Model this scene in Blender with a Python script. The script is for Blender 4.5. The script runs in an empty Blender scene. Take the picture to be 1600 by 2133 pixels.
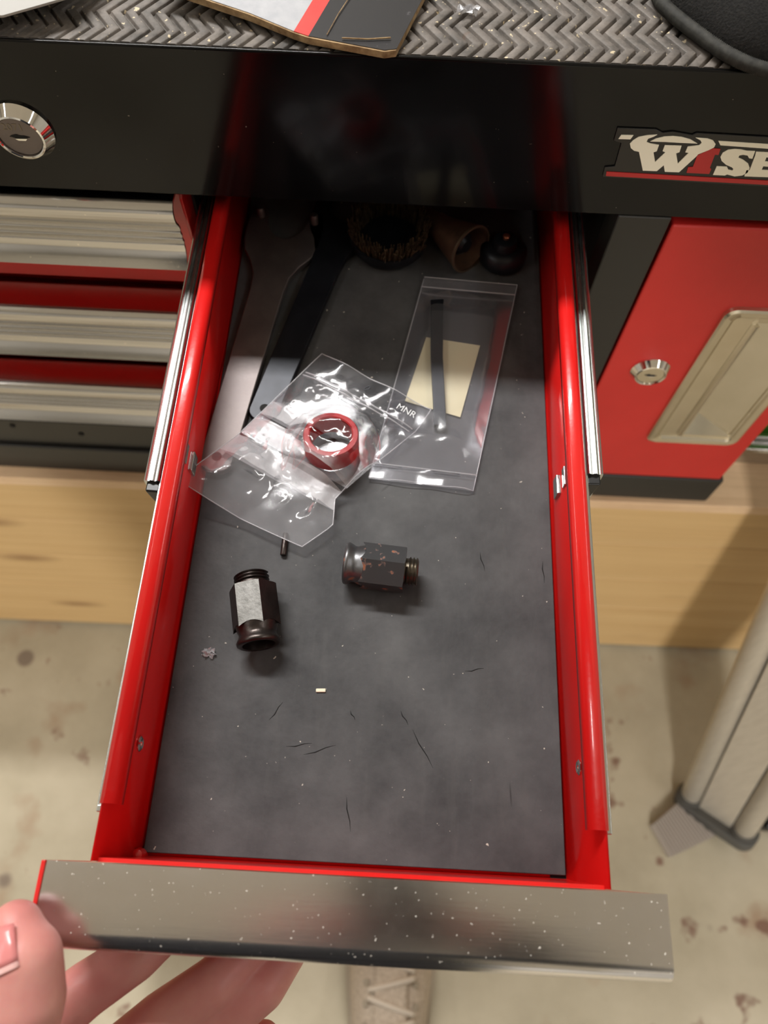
import bpy, bmesh, math, random
from mathutils import Vector, Matrix, noise
random.seed(7)
S = 0.001                                   # everything below is written in millimetres
scene = bpy.context.scene
col = scene.collection

# ------------------------------------------------------------------ camera
cam_d = bpy.data.cameras.new('camera')
cam = bpy.data.objects.new('camera', cam_d)
col.objects.link(cam)
scene.camera = cam
cam_d.sensor_fit = 'HORIZONTAL'
cam_d.sensor_width = 24.0
cam_d.lens = 1609.8 / 1600 * 24.0
cam_d.clip_start = 0.01
cam.matrix_world = Matrix(((0.99868, -0.050164, 0.011008, 9.596 * S),
                           (0.050174, 0.907221, -0.417652, -335.472 * S),
                           (0.010965, 0.417653, 0.90854, 379.829 * S),
                           (0, 0, 0, 1)))
cam_d.dof.use_dof = True
cam_d.dof.focus_distance = 0.375
cam_d.dof.aperture_fstop = 7.0

# ------------------------------------------------------------------ world, view
world = bpy.data.worlds.new('world')
scene.world = world
world.use_nodes = True
world.node_tree.nodes['Background'].inputs[0].default_value = (0.85, 0.92, 1.0, 1)
world.node_tree.nodes['Background'].inputs[1].default_value = 0.25
vs = scene.view_settings
vs.view_transform = 'Standard'
vs.look = 'None'
vs.exposure = 0.0
vs.gamma = 1.0
vs.use_curve_mapping = False

LAMPS = [  # x, y, length x, length y, watts, colour : main ceiling fitting first, then three added fill lights
    (-640, 780, 1150, 150, 54.0, (1.0, 0.985, 0.96)),
    (-1500, -420, 150, 1500, 8.0, (1.0, 0.98, 0.96)),  # unseen left fill, added to light the floor for bounce
    (1500, -650, 150, 1500, 9.0, (1.0, 0.98, 0.96)),  # unseen right fill, added as a weaker partner of the left
    (60, -3300, 300, 1150, 140.0, (1.0, 0.98, 0.96)),  # unseen front fill, added to brighten upright faces at a low angle
]
CEIL = 1700

# ------------------------------------------------------------------ materials
def lin(r, g, b):
    f = lambda c: (c / 255 / 12.92) if c / 255 <= 0.04045 else ((c / 255 + 0.055) / 1.055) ** 2.4
    return (f(r), f(g), f(b), 1)

class NT:
    def __init__(s, name):
        s.m = bpy.data.materials.new(name); s.m.use_nodes = True
        s.t = s.m.node_tree; s.n = s.t.nodes; s.l = s.t.links
        s.b = s.n['Principled BSDF']; s.out = s.n['Material Output']
        s._co = None
    def node(s, typ, **kw):
        n = s.n.new(typ)
        for k, v in kw.items():
            if k.startswith('i_'):
                key = k[2:]; key = int(key) if key.isdigit() else key.replace('_', ' ')
                if hasattr(v, 'is_output'): s.l.new(v, n.inputs[key])
                else: n.inputs[key].default_value = v
            else: setattr(n, k, v)
        return n
    def co(s):
        if s._co is None: s._co = s.n.new('ShaderNodeTexCoord')
        return s._co.outputs['Object']
    def mapped(s, scale):
        m = s.node('ShaderNodeMapping'); s.l.new(s.co(), m.inputs['Vector']); m.inputs['Scale'].default_value = scale
        return m.outputs[0]
    def noise(s, scale, detail=4, rough=0.55, vec=None):
        n = s.node('ShaderNodeTexNoise'); s.l.new(vec or s.co(), n.inputs['Vector'])
        n.inputs['Scale'].default_value = scale; n.inputs['Detail'].default_value = detail; n.inputs['Roughness'].default_value = rough
        return n.outputs[0]
    def ramp(s, fac, stops):
        r = s.node('ShaderNodeValToRGB'); s.l.new(fac, r.inputs[0]); e = r.color_ramp.elements
        while len(e) < len(stops): e.new(0.5)
        for el, (p, c) in zip(e, stops): el.position = p; el.color = c if len(c) == 4 else (*c, 1)
        return r.outputs[0]
    def mix(s, fac, a, b):
        m = s.node('ShaderNodeMix', data_type='RGBA')
        for sock, v in ((m.inputs[0], fac), (m.inputs[6], a), (m.inputs[7], b)):
            if hasattr(v, 'is_output'): s.l.new(v, sock)
            else: sock.default_value = v
        return m.outputs[2]
    def bump(s, h, strength, dist=0.001):
        b = s.node('ShaderNodeBump'); s.l.new(h, b.inputs['Height']); b.inputs['Strength'].default_value = strength; b.inputs['Distance'].default_value = dist
        s.l.new(b.outputs[0], s.b.inputs['Normal'])
    def set(s, **kw):
        for k, v in kw.items():
            key = k.replace('_', ' ')
            if hasattr(v, 'is_output'): s.l.new(v, s.b.inputs[key])
            else: s.b.inputs[key].default_value = v
        return s

W1 = (1, 1, 1, 1); K0 = (0, 0, 0, 1)
M = {}
def simple(name, c, rough=0.5, metal=0.0, **kw):
    t = NT(name); t.set(Base_Color=c, Roughness=rough, Metallic=metal, **kw); M[name] = t.m; return t

# red stove paint
t = NT('red_paint'); n = t.noise(14, 3)
t.set(Base_Color=t.ramp(n, [(0.3, lin(216, 26, 25)), (0.7, lin(226, 31, 28))]), Roughness=0.28, Coat_Weight=0.5, Coat_Roughness=0.06)
t.bump(t.noise(500, 2), 0.05); M['red'] = t.m
t = NT('red_powder_coat'); n = t.noise(20, 3)
t.set(Base_Color=t.ramp(n, [(0.3, lin(182, 34, 30)), (0.7, lin(190, 38, 34))]), Roughness=0.46)
t.bump(t.noise(700, 2), 0.15); M['red_door'] = t.m
# black gloss paint with a few dust specks
t = NT('black_gloss'); sp = t.ramp(t.noise(420, 1), [(0.80, K0), (0.84, W1)])
t.set(Base_Color=t.mix(sp, lin(12, 12, 13), lin(120, 115, 105)), Roughness=0.12, Specular_IOR_Level=0.26)
t.bump(t.noise(160, 3), 0.012); M['black'] = t.m
t = simple('black_satin', lin(30, 29, 27), 0.42)
simple('black_plastic', lin(12, 12, 13), 0.35)
simple('dark_inside', lin(14, 13, 13), 0.7)
# chrome, aluminium, zinc
t = simple('chrome', lin(226, 224, 220), 0.06, 1.0)
t = NT('aluminium'); v = t.mapped((3, 400, 400)); n = t.noise(6, 5, 0.6, v)
sp = t.ramp(t.noise(330, 1), [(0.745, K0), (0.78, W1)])
t.set(Base_Color=t.mix(sp, lin(196, 194, 192), lin(236, 232, 222)), Metallic=1.0, Roughness=t.ramp(n, [(0.2, (0.08,) * 3), (0.8, (0.17,) * 3)]))
t.bump(n, 0.04, 0.0005); M['alu'] = t.m
t = NT('aluminium_scratched'); v = t.mapped((6, 60, 60)); n = t.noise(6, 5, 0.6, v); n2 = t.noise(38, 5, 0.7)
sp = t.ramp(t.noise(760, 1.5), [(0.715, K0), (0.75, W1)])
t.set(Base_Color=t.mix(sp, lin(214, 211, 209), lin(236, 230, 220)), Metallic=t.ramp(sp, [(0, (1,) * 3), (1, (0.2,) * 3)]),
      Roughness=t.ramp(n2, [(0.35, (0.20,) * 3), (0.66, (0.24,) * 3), (0.75, (0.36,) * 3)]))
t.bump(n, 0.06, 0.0005); M['alu_old'] = t.m
t = NT('zinc'); v = t.mapped((400, 4, 400)); n = t.noise(5, 4, 0.6, v)
t.set(Base_Color=lin(205, 208, 206), Metallic=1.0, Roughness=t.ramp(n, [(0.2, (0.16,) * 3), (0.8, (0.32,) * 3)])); M['zinc'] = t.m
t = NT('satin_nickel'); n = t.noise(30, 4)
t.set(Base_Color=t.ramp(n, [(0.3, lin(206, 198, 178)), (0.7, lin(216, 208, 190))]), Metallic=1.0, Roughness=0.22); M['nickel'] = t.m
# foam rubber liner, dusty and scratched
t = NT('liner_rubber'); n = t.noise(16, 6, 0.65); v = t.mapped((90, 14, 10)); n2 = t.noise(1.4, 4, 0.6, v)
base = t.mix(t.ramp(n, [(0.30, K0), (0.72, W1)]), lin(48, 48, 50), lin(90, 90, 91))
base = t.mix(t.ramp(n2, [(0.55, K0), (0.85, (0.5,) * 3)]), base, lin(84, 84, 83))
sp = t.ramp(t.noise(360, 1.5), [(0.74, K0), (0.775, W1)])
base = t.mix(sp, base, lin(190, 184, 172))
vo = t.node('ShaderNodeTexVoronoi', feature='DISTANCE_TO_EDGE'); t.l.new(t.mapped((22, 12, 1)), vo.inputs['Vector']); vo.inputs['Scale'].default_value = 1.0
cut = t.ramp(vo.outputs['Distance'], [(0.0, W1), (0.012, K0)])
gate = t.ramp(t.noise(14, 2), [(0.66, K0), (0.70, W1)])
cm = t.node('ShaderNodeMath', operation='MULTIPLY'); t.l.new(cut, cm.inputs[0]); t.l.new(gate, cm.inputs[1])
base = t.mix(cm.outputs[0], base, lin(34, 33, 34))
t.set(Base_Color=base, Roughness=0.62, Specular_IOR_Level=0.35); t.bump(t.noise(220, 5), 0.22); M['liner'] = t.m
# ribbed rubber mat with swarf dust
t = NT('mat_rubber'); n = t.noise(60, 6, 0.7)
base = t.mix(t.ramp(n, [(0.35, K0), (0.7, W1)]), lin(74, 70, 66), lin(132, 124, 117))
sp = t.ramp(t.noise(260, 2), [(0.66, K0), (0.70, W1)])
base = t.mix(sp, base, lin(205, 190, 160))
rs = t.ramp(t.noise(34, 2), [(0.72, K0), (0.76, W1)])
base = t.mix(rs, base, lin(120, 78, 50))
t.set(Base_Color=base, Roughness=0.6); t.bump(t.noise(400, 4), 0.25); M['mat'] = t.m
# timber
def wood(name, a, b, c, along=(1.2, 26, 26)):
    t = NT(name); n = t.noise(1.6, 6, 0.6, t.mapped(along)); n2 = t.noise(4, 5, 0.6, t.mapped((along[0] * .6, 70, 70)))
    base = t.ramp(n, [(0.28, a), (0.52, b), (0.75, c)])
    kn = t.node('ShaderNodeTexVoronoi'); t.l.new(t.mapped((3.2, 9, 9)), kn.inputs['Vector']); kn.inputs['Scale'].default_value = 1.0
    base = t.mix(t.ramp(kn.outputs['Distance'], [(0.05, (0.7,) * 3), (0.16, K0)]), base, lin(122, 84, 50))
    base = t.mix(t.ramp(n2, [(0.4, K0), (0.8, (0.35,) * 3)]), base, lin(150, 112, 66))
    t.set(Base_Color=base, Roughness=0.55); t.bump(n2, 0.08); M[name] = t.m
wood('pine', lin(196, 160, 108), lin(204, 170, 118), lin(210, 178, 126))
wood('plywood', lin(200, 165, 130), lin(222, 190, 152), lin(230, 202, 168), (4, 8, 8))
# concrete
t = NT('concrete'); n = t.noise(3.5, 8, 0.6); n2 = t.noise(9, 4, 0.5); n3 = t.noise(22, 3, 0.5)
base = t.ramp(n, [(0.25, lin(138, 128, 106)), (0.5, lin(168, 158, 135)), (0.75, lin(192, 182, 160))])
base = t.mix(t.ramp(n2, [(0.58, K0), (0.70, (0.6,) * 3)]), base, lin(142, 108, 80))
base = t.mix(t.ramp(n3, [(0.66, K0), (0.72, (0.85,) * 3)]), base, lin(112, 78, 62))
vo = t.node('ShaderNodeTexVoronoi'); t.l.new(t.co(), vo.inputs['Vector']); vo.inputs['Scale'].default_value = 9
dot = t.ramp(vo.outputs['Distance'], [(0.10, (0.8,) * 3), (0.14, K0)])
g = t.ramp(t.noise(5, 2), [(0.5, K0), (0.55, W1)])
cm = t.node('ShaderNodeMath', operation='MULTIPLY'); t.l.new(dot, cm.inputs[0]); t.l.new(g, cm.inputs[1])
base = t.mix(cm.outputs[0], base, lin(104, 88, 76))
t.set(Base_Color=base, Roughness=0.6); t.bump(t.noise(120, 5), 0.12); M['concrete'] = t.m
t = NT('wall_paint'); n = t.noise(2, 4)
t.set(Base_Color=t.ramp(n, [(0.3, lin(172, 169, 162)), (0.7, lin(182, 179, 172))]), Roughness=0.8); M['wall'] = t.m
t = NT('ceiling_paint'); n = t.noise(2, 4)
t.set(Base_Color=t.ramp(n, [(0.3, lin(226, 223, 218)), (0.7, lin(234, 231, 226))]), Roughness=0.8); M['ceiling'] = t.m
# tool steels
t = NT('grey_steel'); n = t.noise(45, 5)
t.set(Base_Color=t.ramp(n, [(0.3, lin(104, 97, 96)), (0.7, lin(128, 120, 118))]), Metallic=0.75, Roughness=t.ramp(n, [(0.3, (0.42,) * 3), (0.7, (0.52,) * 3)])); t.bump(t.noise(600, 3), 0.06); M['steel'] = t.m
t = NT('blackened_steel'); n = t.noise(60, 4)
t.set(Base_Color=t.ramp(n, [(0.3, lin(26, 27, 32)), (0.7, lin(40, 42, 48))]), Metallic=0.5, Roughness=0.36); M['black_steel'] = t.m
t = NT('adapter_steel'); n = t.noise(120, 4)
t.set(Base_Color=t.ramp(n, [(0.3, lin(62, 56, 54)), (0.7, lin(86, 79, 76))]), Metallic=0.9, Roughness=0.34); t.bump(t.noise(500, 3), 0.1); M['adapter'] = t.m
t = NT('adapter_worn'); n = t.noise(160, 5, 0.7)
t.set(Base_Color=t.ramp(n, [(0.3, lin(92, 91, 88)), (0.7, lin(132, 131, 128))]), Metallic=0.8, Roughness=0.5); t.bump(n, 0.25); M['adapter_worn'] = t.m
t = NT('adapter_rusty'); n = t.noise(150, 3, 0.6); r = t.ramp(n, [(0.60, K0), (0.68, W1)])
t.set(Base_Color=t.mix(r, lin(112, 112, 114), lin(150, 92, 64)), Metallic=t.ramp(r, [(0, (0.85,) * 3), (1, (0.1,) * 3)]), Roughness=t.ramp(r, [(0, (0.36,) * 3), (1, (0.8,) * 3)])); M['adapter_rusty'] = t.m
simple('thread_steel', lin(118, 110, 98), 0.3, 0.9)
simple('hole_dark', lin(6, 6, 6), 0.8)
t = NT('rusty_wire'); n = t.noise(260, 3)
t.set(Base_Color=t.ramp(n, [(0.3, lin(46, 36, 28)), (0.7, lin(118, 98, 74))]), Metallic=0.5, Roughness=0.5); M['wire'] = t.m
t = NT('brown_cone'); n = t.noise(90, 4)
t.set(Base_Color=t.ramp(n, [(0.3, lin(60, 44, 36)), (0.7, lin(98, 74, 58))]), Metallic=0.4, Roughness=0.5); M['cone'] = t.m
simple('cone_rim', lin(120, 104, 86), 0.4, 0.7)
simple('copper', lin(180, 112, 84), 0.35, 0.9)
simple('ring_red', lin(176, 26, 32), 0.35)
simple('cream_print', lin(250, 246, 226), 0.35)
simple('red_print', lin(186, 30, 34), 0.35)
t = NT('beige_paper'); n = t.noise(40, 3)
t.set(Base_Color=t.ramp(n, [(0.3, lin(226, 214, 172)), (0.7, lin(234, 224, 186))]), Roughness=0.7); M['paper'] = t.m
simple('white_paper', lin(172, 170, 166), 0.6)
simple('crumb', lin(232, 226, 200), 0.6)
t = NT('black_fabric'); n = t.noise(900, 3)
t.set(Base_Color=t.ramp(n, [(0.35, lin(9, 9, 9)), (0.75, lin(34, 33, 31))]), Roughness=0.9); t.bump(n, 0.5); M['fabric'] = t.m
t = NT('black_cord'); n = t.noise(300, 3)
t.set(Base_Color=t.ramp(n, [(0.3, lin(34, 34, 31)), (0.7, lin(62, 61, 56))]), Roughness=0.75); M['cord'] = t.m
t = NT('cardboard_edge'); n = t.noise(200, 3)
t.set(Base_Color=t.ramp(n, [(0.3, lin(120, 92, 62)), (0.7, lin(186, 158, 118))]), Roughness=0.85); M['card_edge'] = t.m
t = NT('cardboard_print_white'); n = t.noise(180, 5)
t.set(Base_Color=t.ramp(n, [(0.3, lin(168, 170, 176)), (0.75, lin(184, 185, 189))]), Roughness=0.45); M['card_white'] = t.m
t = NT('cardboard_print_red'); n = t.noise(120, 3)
t.set(Base_Color=t.ramp(n, [(0.3, lin(206, 42, 36)), (0.7, lin(224, 52, 44))]), Roughness=0.45); M['card_red'] = t.m
t = NT('cardboard_print_black'); n = t.noise(90, 5, 0.7); r = t.ramp(n, [(0.66, K0), (0.76, W1)])
t.set(Base_Color=t.mix(r, lin(34, 33, 36), lin(150, 146, 150)), Roughness=0.32); M['card_black'] = t.m
# skin
t = NT('skin'); n = t.noise(28, 4); n2 = t.noise(90, 5)
t.set(Base_Color=t.mix(t.ramp(n2, [(0.4, K0), (0.8, (0.35,) * 3)]), t.ramp(n, [(0.3, lin(212, 136, 132)), (0.5, lin(222, 152, 144)), (0.72, lin(230, 168, 156))]), lin(212, 122, 120)),
      Roughness=0.45, Subsurface_Weight=0.25, Subsurface_Radius=(0.006, 0.002, 0.001), Subsurface_Scale=0.6, Specular_IOR_Level=0.4)
t.bump(t.noise(420, 4), 0.10, 0.0006); M['skin'] = t.m
simple('nail', lin(226, 140, 138), 0.22)
simple('nail_tip', lin(236, 186, 180), 0.25)
t = NT('sleeve'); n = t.noise(300, 3); t.set(Base_Color=t.ramp(n, [(0.3, lin(24, 25, 30)), (0.7, lin(40, 42, 48))]), Roughness=0.9); M['sleeve'] = t.m
# shoe
t = NT('shoe_knit'); n = t.noise(300, 3); t.set(Base_Color=t.ramp(n, [(0.3, lin(176, 160, 142)), (0.7, lin(208, 194, 176))]), Roughness=0.85); t.bump(n, 0.3); M['shoe'] = t.m
simple('shoe_sole', lin(168, 156, 138), 0.7)
simple('lace', lin(214, 202, 186), 0.8)
# ladder
t = NT('anodised'); v = t.mapped((40, 40, 3)); n = t.noise(5, 4, 0.6, v)
t.set(Base_Color=t.ramp(n, [(0.3, lin(196, 188, 174)), (0.7, lin(208, 200, 186))]), Metallic=0.55, Roughness=0.42); M['anodised'] = t.m
simple('boot_rubber', lin(72, 70, 66), 0.6)
simple('pad_rubber', lin(158, 148, 138), 0.7)
simple('green_plastic', lin(96, 178, 60), 0.4)

def clear_film(name, haze, tint, gloss_rough, base_fac, gloss=0.3):
    t = NT(name)
    tr = t.node('ShaderNodeBsdfTransparent'); tr.inputs[0].default_value = tint
    gl = t.node('ShaderNodeBsdfGlossy'); gl.inputs['Roughness'].default_value = gloss_rough; gl.inputs[0].default_value = (1, 1, 1, 1)
    df = t.node('ShaderNodeBsdfDiffuse'); df.inputs[0].default_value = lin(226, 226, 230)
    bp = t.node('ShaderNodeBump'); t.l.new(t.noise(120, 4), bp.inputs['Height']); bp.inputs['Strength'].default_value = 0.05; bp.inputs['Distance'].default_value = 0.0012
    t.l.new(bp.outputs[0], gl.inputs['Normal'])
    fr = t.node('ShaderNodeFresnel'); fr.inputs[0].default_value = 1.5; t.l.new(bp.outputs[0], fr.inputs['Normal'])
    a = t.node('ShaderNodeMath', operation='MULTIPLY_ADD'); t.l.new(fr.outputs[0], a.inputs[0]); a.inputs[1].default_value = gloss; a.inputs[2].default_value = base_fac
    a.use_clamp = True
    m1 = t.node('ShaderNodeMixShader')
    if callable(haze): t.l.new(haze(t), m1.inputs[0])
    else: m1.inputs[0].default_value = haze
    t.l.new(tr.outputs[0], m1.inputs[1]); t.l.new(df.outputs[0], m1.inputs[2])
    m2 = t.node('ShaderNodeMixShader'); t.l.new(a.outputs[0], m2.inputs[0]); t.l.new(m1.outputs[0], m2.inputs[1]); t.l.new(gl.outputs[0], m2.inputs[2])
    t.l.new(m2.outputs[0], t.out.inputs[0]); t.n.remove(t.b); M[name] = t.m
    return t
def zip_haze(t):          # white writing panel with dark ruled lines printed across the bag
    uv = t.n.new('ShaderNodeUVMap'); sx = t.n.new('ShaderNodeSeparateXYZ'); t.l.new(uv.outputs[0], sx.inputs[0])
    r = t.node('ShaderNodeValToRGB'); t.l.new(sx.outputs[1], r.inputs[0]); cr = r.color_ramp; cr.interpolation = 'CONSTANT'
    st = [(0, 0.06), (0.37, 0.5), (0.458, 0.02), (0.486, 0.5), (0.585, 0.02), (0.617, 0.5), (0.74, 0.10)]
    e = cr.elements
    while len(e) < len(st): e.new(0.5)
    for el, (p, c) in zip(e, st): el.position = p; el.color = (c, c, c, 1)
    n = t.ramp(t.noise(60, 4), [(0.3, (0.6,) * 3), (0.6, W1)])
    mm = t.node('ShaderNodeMath', operation='MULTIPLY'); t.l.new(r.outputs[0], mm.inputs[0]); t.l.new(n, mm.inputs[1])
    ru = t.ramp(sx.outputs[0], [(0.42, W1), (0.52, (0.12,) * 3)]); rt = t.ramp(sx.outputs[1], [(0.52, K0), (0.60, W1)])
    mx = t.node('ShaderNodeMath', operation='MAXIMUM'); t.l.new(ru, mx.inputs[0]); t.l.new(rt, mx.inputs[1])
    m3 = t.node('ShaderNodeMath', operation='MULTIPLY'); t.l.new(mm.outputs[0], m3.inputs[0]); t.l.new(mx.outputs[0], m3.inputs[1])
    return m3.outputs[0]
clear_film('zip_film', zip_haze, (0.96, 0.96, 0.97, 1), 0.09, 0.0, 0.30)
clear_film('poly_film', 0.075, (0.92, 0.92, 0.95, 1), 0.14, 0.02, 0.3)
clear_film('seam_film', 0.34, (0.9, 0.9, 0.92, 1), 0.2, 0.04)
clear_film('scrap_film', 0.30, (0.9, 0.9, 0.9, 1), 0.1, 0.1)
simple('film_print', lin(222, 224, 226), 0.5)

# ------------------------------------------------------------------ builders
def wpos(o):
    v = Vector((0, 0, 0))
    while o is not None: v += o.location; o = o.parent
    return v
def tag(o, label=None, cat=None, group=None, kind=None):
    for k, v in (('label', label), ('category', cat), ('group', group), ('kind', kind)):
        if v: o[k] = v
    return o
def empty(name, loc, label=None, cat=None, group=None, kind=None):
    o = bpy.data.objects.new(name, None); col.objects.link(o); o.location = Vector(loc) * S
    o.empty_display_size = 0.02
    return tag(o, label, cat, group, kind)
def ob(name, vf, mat, parent=None, smooth=False, bevel=0, seg=2, angle=35, solid=0, subsurf=0):
    """vf = (verts in world mm, faces) -> one mesh object, origin at its own centre bottom"""
    vs_, fs = vf
    V = [Vector(v) for v in vs_]
    org = Vector(((min(v.x for v in V) + max(v.x for v in V)) / 2, (min(v.y for v in V) + max(v.y for v in V)) / 2, min(v.z for v in V)))
    me = bpy.data.meshes.new(name); me.from_pydata([(v - org) * S for v in V], [], [tuple(f) for f in fs]); me.update()
    bm = bmesh.new(); bm.from_mesh(me); bmesh.ops.recalc_face_normals(bm, faces=bm.faces); bm.to_mesh(me); bm.free()
    me.materials.append(M[mat])
    o = bpy.data.objects.new(name, me); col.objects.link(o)
    o.parent = parent; o.location = org * S - (wpos(parent) if parent else Vector((0, 0, 0)))
    if smooth:
        for pl in me.polygons: pl.use_smooth = True
    if solid:
        md = o.modifiers.new('solid', 'SOLIDIFY'); md.thickness = solid * S; md.offset = 0
    if bevel:
        md = o.modifiers.new('bevel', 'BEVEL'); md.width = bevel * S; md.segments = seg; md.limit_method = 'ANGLE'; md.angle_limit = math.radians(angle)
        md.harden_normals = True
        for pl in me.polygons: pl.use_smooth = True
    elif smooth and angle < 180:
        try: me.set_sharp_from_angle(angle=math.radians(angle))
        except Exception: pass
    if subsurf:
        md = o.modifiers.new('sub', 'SUBSURF'); md.levels = subsurf; md.render_levels = subsurf
    return o
def join(*parts):
    V, F = [], []
    for v, f in parts:
        k = len(V); V += list(v); F += [tuple(i + k for i in q) for q in f]
    return V, F
def box(x0, x1, y0, y1, z0, z1):
    return ([(x0, y0, z0), (x1, y0, z0), (x1, y1, z0), (x0, y1, z0), (x0, y0, z1), (x1, y0, z1), (x1, y1, z1), (x0, y1, z1)],
            [(3, 2, 1, 0), (4, 5, 6, 7), (0, 1, 5, 4), (1, 2, 6, 5), (2, 3, 7, 6), (3, 0, 4, 7)])
def xf(vf, mat): return [mat @ Vector(v) for v in vf[0]], vf[1]
def prism(poly, f, d0, d1):
    """closed 2D polygon extruded; f(a, b, d) -> 3D"""
    n = len(poly)
    V = [f(a, b, d0) for a, b in poly] + [f(a, b, d1) for a, b in poly]
    F = [tuple(range(n))[::-1], tuple(range(n, 2 * n))] + [(i, (i + 1) % n, n + (i + 1) % n, n + i) for i in range(n)]
    return V, F
def sheet(line, f, d0, d1, steps=1):
    n = len(line); V = []; F = []
    for k in range(steps + 1):
        d = d0 + (d1 - d0) * k / steps
        V += [f(a, b, d) for a, b in line]
    for k in range(steps):
        for i in range(n - 1): F.append((k * n + i, k * n + i + 1, (k + 1) * n + i + 1, (k + 1) * n + i))
    return V, F
def lathe(prof, mat=Matrix(), seg=40, cap=True):
    """profile [(radius, height)] about local Z, then mat"""
    V, F = [], []
    for r, h in prof:
        for i in range(seg):
            a = 2 * math.pi * i / seg; V.append(mat @ Vector((r * math.cos(a), r * math.sin(a), h)))
    for k in range(len(prof) - 1):
        for i in range(seg): F.append((k * seg + i, k * seg + (i + 1) % seg, (k + 1) * seg + (i + 1) % seg, (k + 1) * seg + i))
    if cap:
        F.append(tuple(range(seg))[::-1]); F.append(tuple((len(prof) - 1) * seg + i for i in range(seg)))
    return V, F
def tube(path, r, seg=10):
    path = [Vector(p) for p in path]; V, F = [], []
    up = Vector((0, 0, 1)); n = len(path)
    for k, p in enumerate(path):
        d = (path[min(k + 1, n - 1)] - path[max(k - 1, 0)]).normalized()
        a = d.cross(up if abs(d.z) < 0.95 else Vector((0, 1, 0))).normalized(); b = a.cross(d)
        rr = r[k] if isinstance(r, (list, tuple)) else r
        for i in range(seg):
            t_ = 2 * math.pi * i / seg; V.append(p + (a * math.cos(t_) + b * math.sin(t_)) * rr)
    for k in range(n - 1):
        for i in range(seg): F.append((k * seg + i, k * seg + (i + 1) % seg, (k + 1) * seg + (i + 1) % seg, (k + 1) * seg + i))
    F.append(tuple(range(seg))[::-1]); F.append(tuple((n - 1) * seg + i for i in range(seg)))
    return V, F
def rrect(x0, x1, y0, y1, r, n=6):
    P = []
    for cx, cy, a0 in ((x1 - r, y1 - r, 0), (x0 + r, y1 - r, 90), (x0 + r, y0 + r, 180), (x1 - r, y0 + r, 270)):
        for i in range(n + 1):
            a = math.radians(a0 + 90 * i / n); P.append((cx + r * math.cos(a), cy + r * math.sin(a)))
    return P
def rings(loops, f):
    """stack of equal-length 2D loops with a depth each -> surface"""
    n = len(loops[0][0]); V = []; F = []
    for lp, d in loops: V += [f(a, b, d) for a, b in lp]
    for k in range(len(loops) - 1):
        for i in range(n): F.append((k * n + i, k * n + (i + 1) % n, (k + 1) * n + (i + 1) % n, (k + 1) * n + i))
    F.append(tuple((len(loops) - 1) * n + i for i in range(n)))
    return V, F
ALONG_X = lambda a, b, d: (d, a, b)       # (y, z) profile extruded along x
ALONG_Y = lambda a, b, d: (a, d, b)       # (x, z) profile extruded along y
ALONG_Z = lambda a, b, d: (a, b, d)
FRONT = Matrix.Rotation(math.radians(90), 4, 'X')   # local Z -> -Y

def text(name, s, size, mat, parent, mtx, depth=0.25):
    cu = bpy.data.curves.new(name, 'FONT'); cu.body = s; cu.size = size; cu.align_x = 'CENTER'; cu.align_y = 'CENTER'; cu.extrude = depth
    tmp = bpy.data.objects.new(name, cu); col.objects.link(tmp)
    dg = bpy.context.evaluated_depsgraph_get(); me = bpy.data.meshes.new_from_object(tmp.evaluated_get(dg))
    vf = ([mtx @ v.co for v in me.vertices], [tuple(p_.vertices) for p_ in me.polygons])
    bpy.data.objects.remove(tmp); bpy.data.meshes.remove(me)
    return ob(name, vf, mat, parent)

# ------------------------------------------------------------------ room shell
FLOOR = -800
X0, X1, Y0, Y1 = -2400, 2600, -4600, 1700
tag(ob('floor', box(X0, X1, Y0, Y1, FLOOR - 60, FLOOR), 'concrete'), 'stained beige concrete workshop floor', kind='structure')
tag(ob('ceiling', box(X0, X1, Y0, Y1, CEIL, CEIL + 60), 'ceiling'), 'pale workshop ceiling', kind='structure')
tag(ob('wall_back', box(X0, X1, Y1, Y1 + 60, FLOOR, CEIL), 'wall'), 'cream wall behind the bench', kind='structure')
tag(ob('wall_front', box(X0, X1, Y0 - 60, Y0, FLOOR, CEIL), 'wall'), 'cream wall behind the photographer', kind='structure')
tag(ob('wall_left', box(X0 - 60, X0, Y0, Y1, FLOOR, CEIL), 'wall'), 'cream workshop wall on the left', kind='structure')
tag(ob('wall_right', box(X1, X1 + 60, Y0, Y1, FLOOR, CEIL), 'wall'), 'cream workshop wall on the right', kind='structure')

LNAMES = ['long ceiling light above the back of the bench', 'added unseen fill light left of the cabinet', 'added unseen fill light right of the cabinet', 'added unseen fill light behind the photographer']
for (lx, ly, sx, sy, watts, colr), lab in zip(LAMPS, LNAMES):  # the added fill lights get the same housing as the main fitting
    r_ = empty('ceiling_light', (lx, ly, CEIL - 70), lab, 'ceiling light', 'ceiling lights of the workshop')
    ob('housing', box(lx - sx / 2 - 20, lx + sx / 2 + 20, ly - sy / 2 - 20, ly + sy / 2 + 20, CEIL - 55, CEIL), 'white_paper', r_, bevel=6)
    ld = bpy.data.lights.new('lamp_light', 'AREA'); ld.shape = 'RECTANGLE'; ld.size = sx * S; ld.size_y = sy * S; ld.energy = watts; ld.color = colr
    lo = bpy.data.objects.new('lamp_light', ld); col.objects.link(lo); lo.parent = r_; lo.location = (0, 0, 10 * S)

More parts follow.
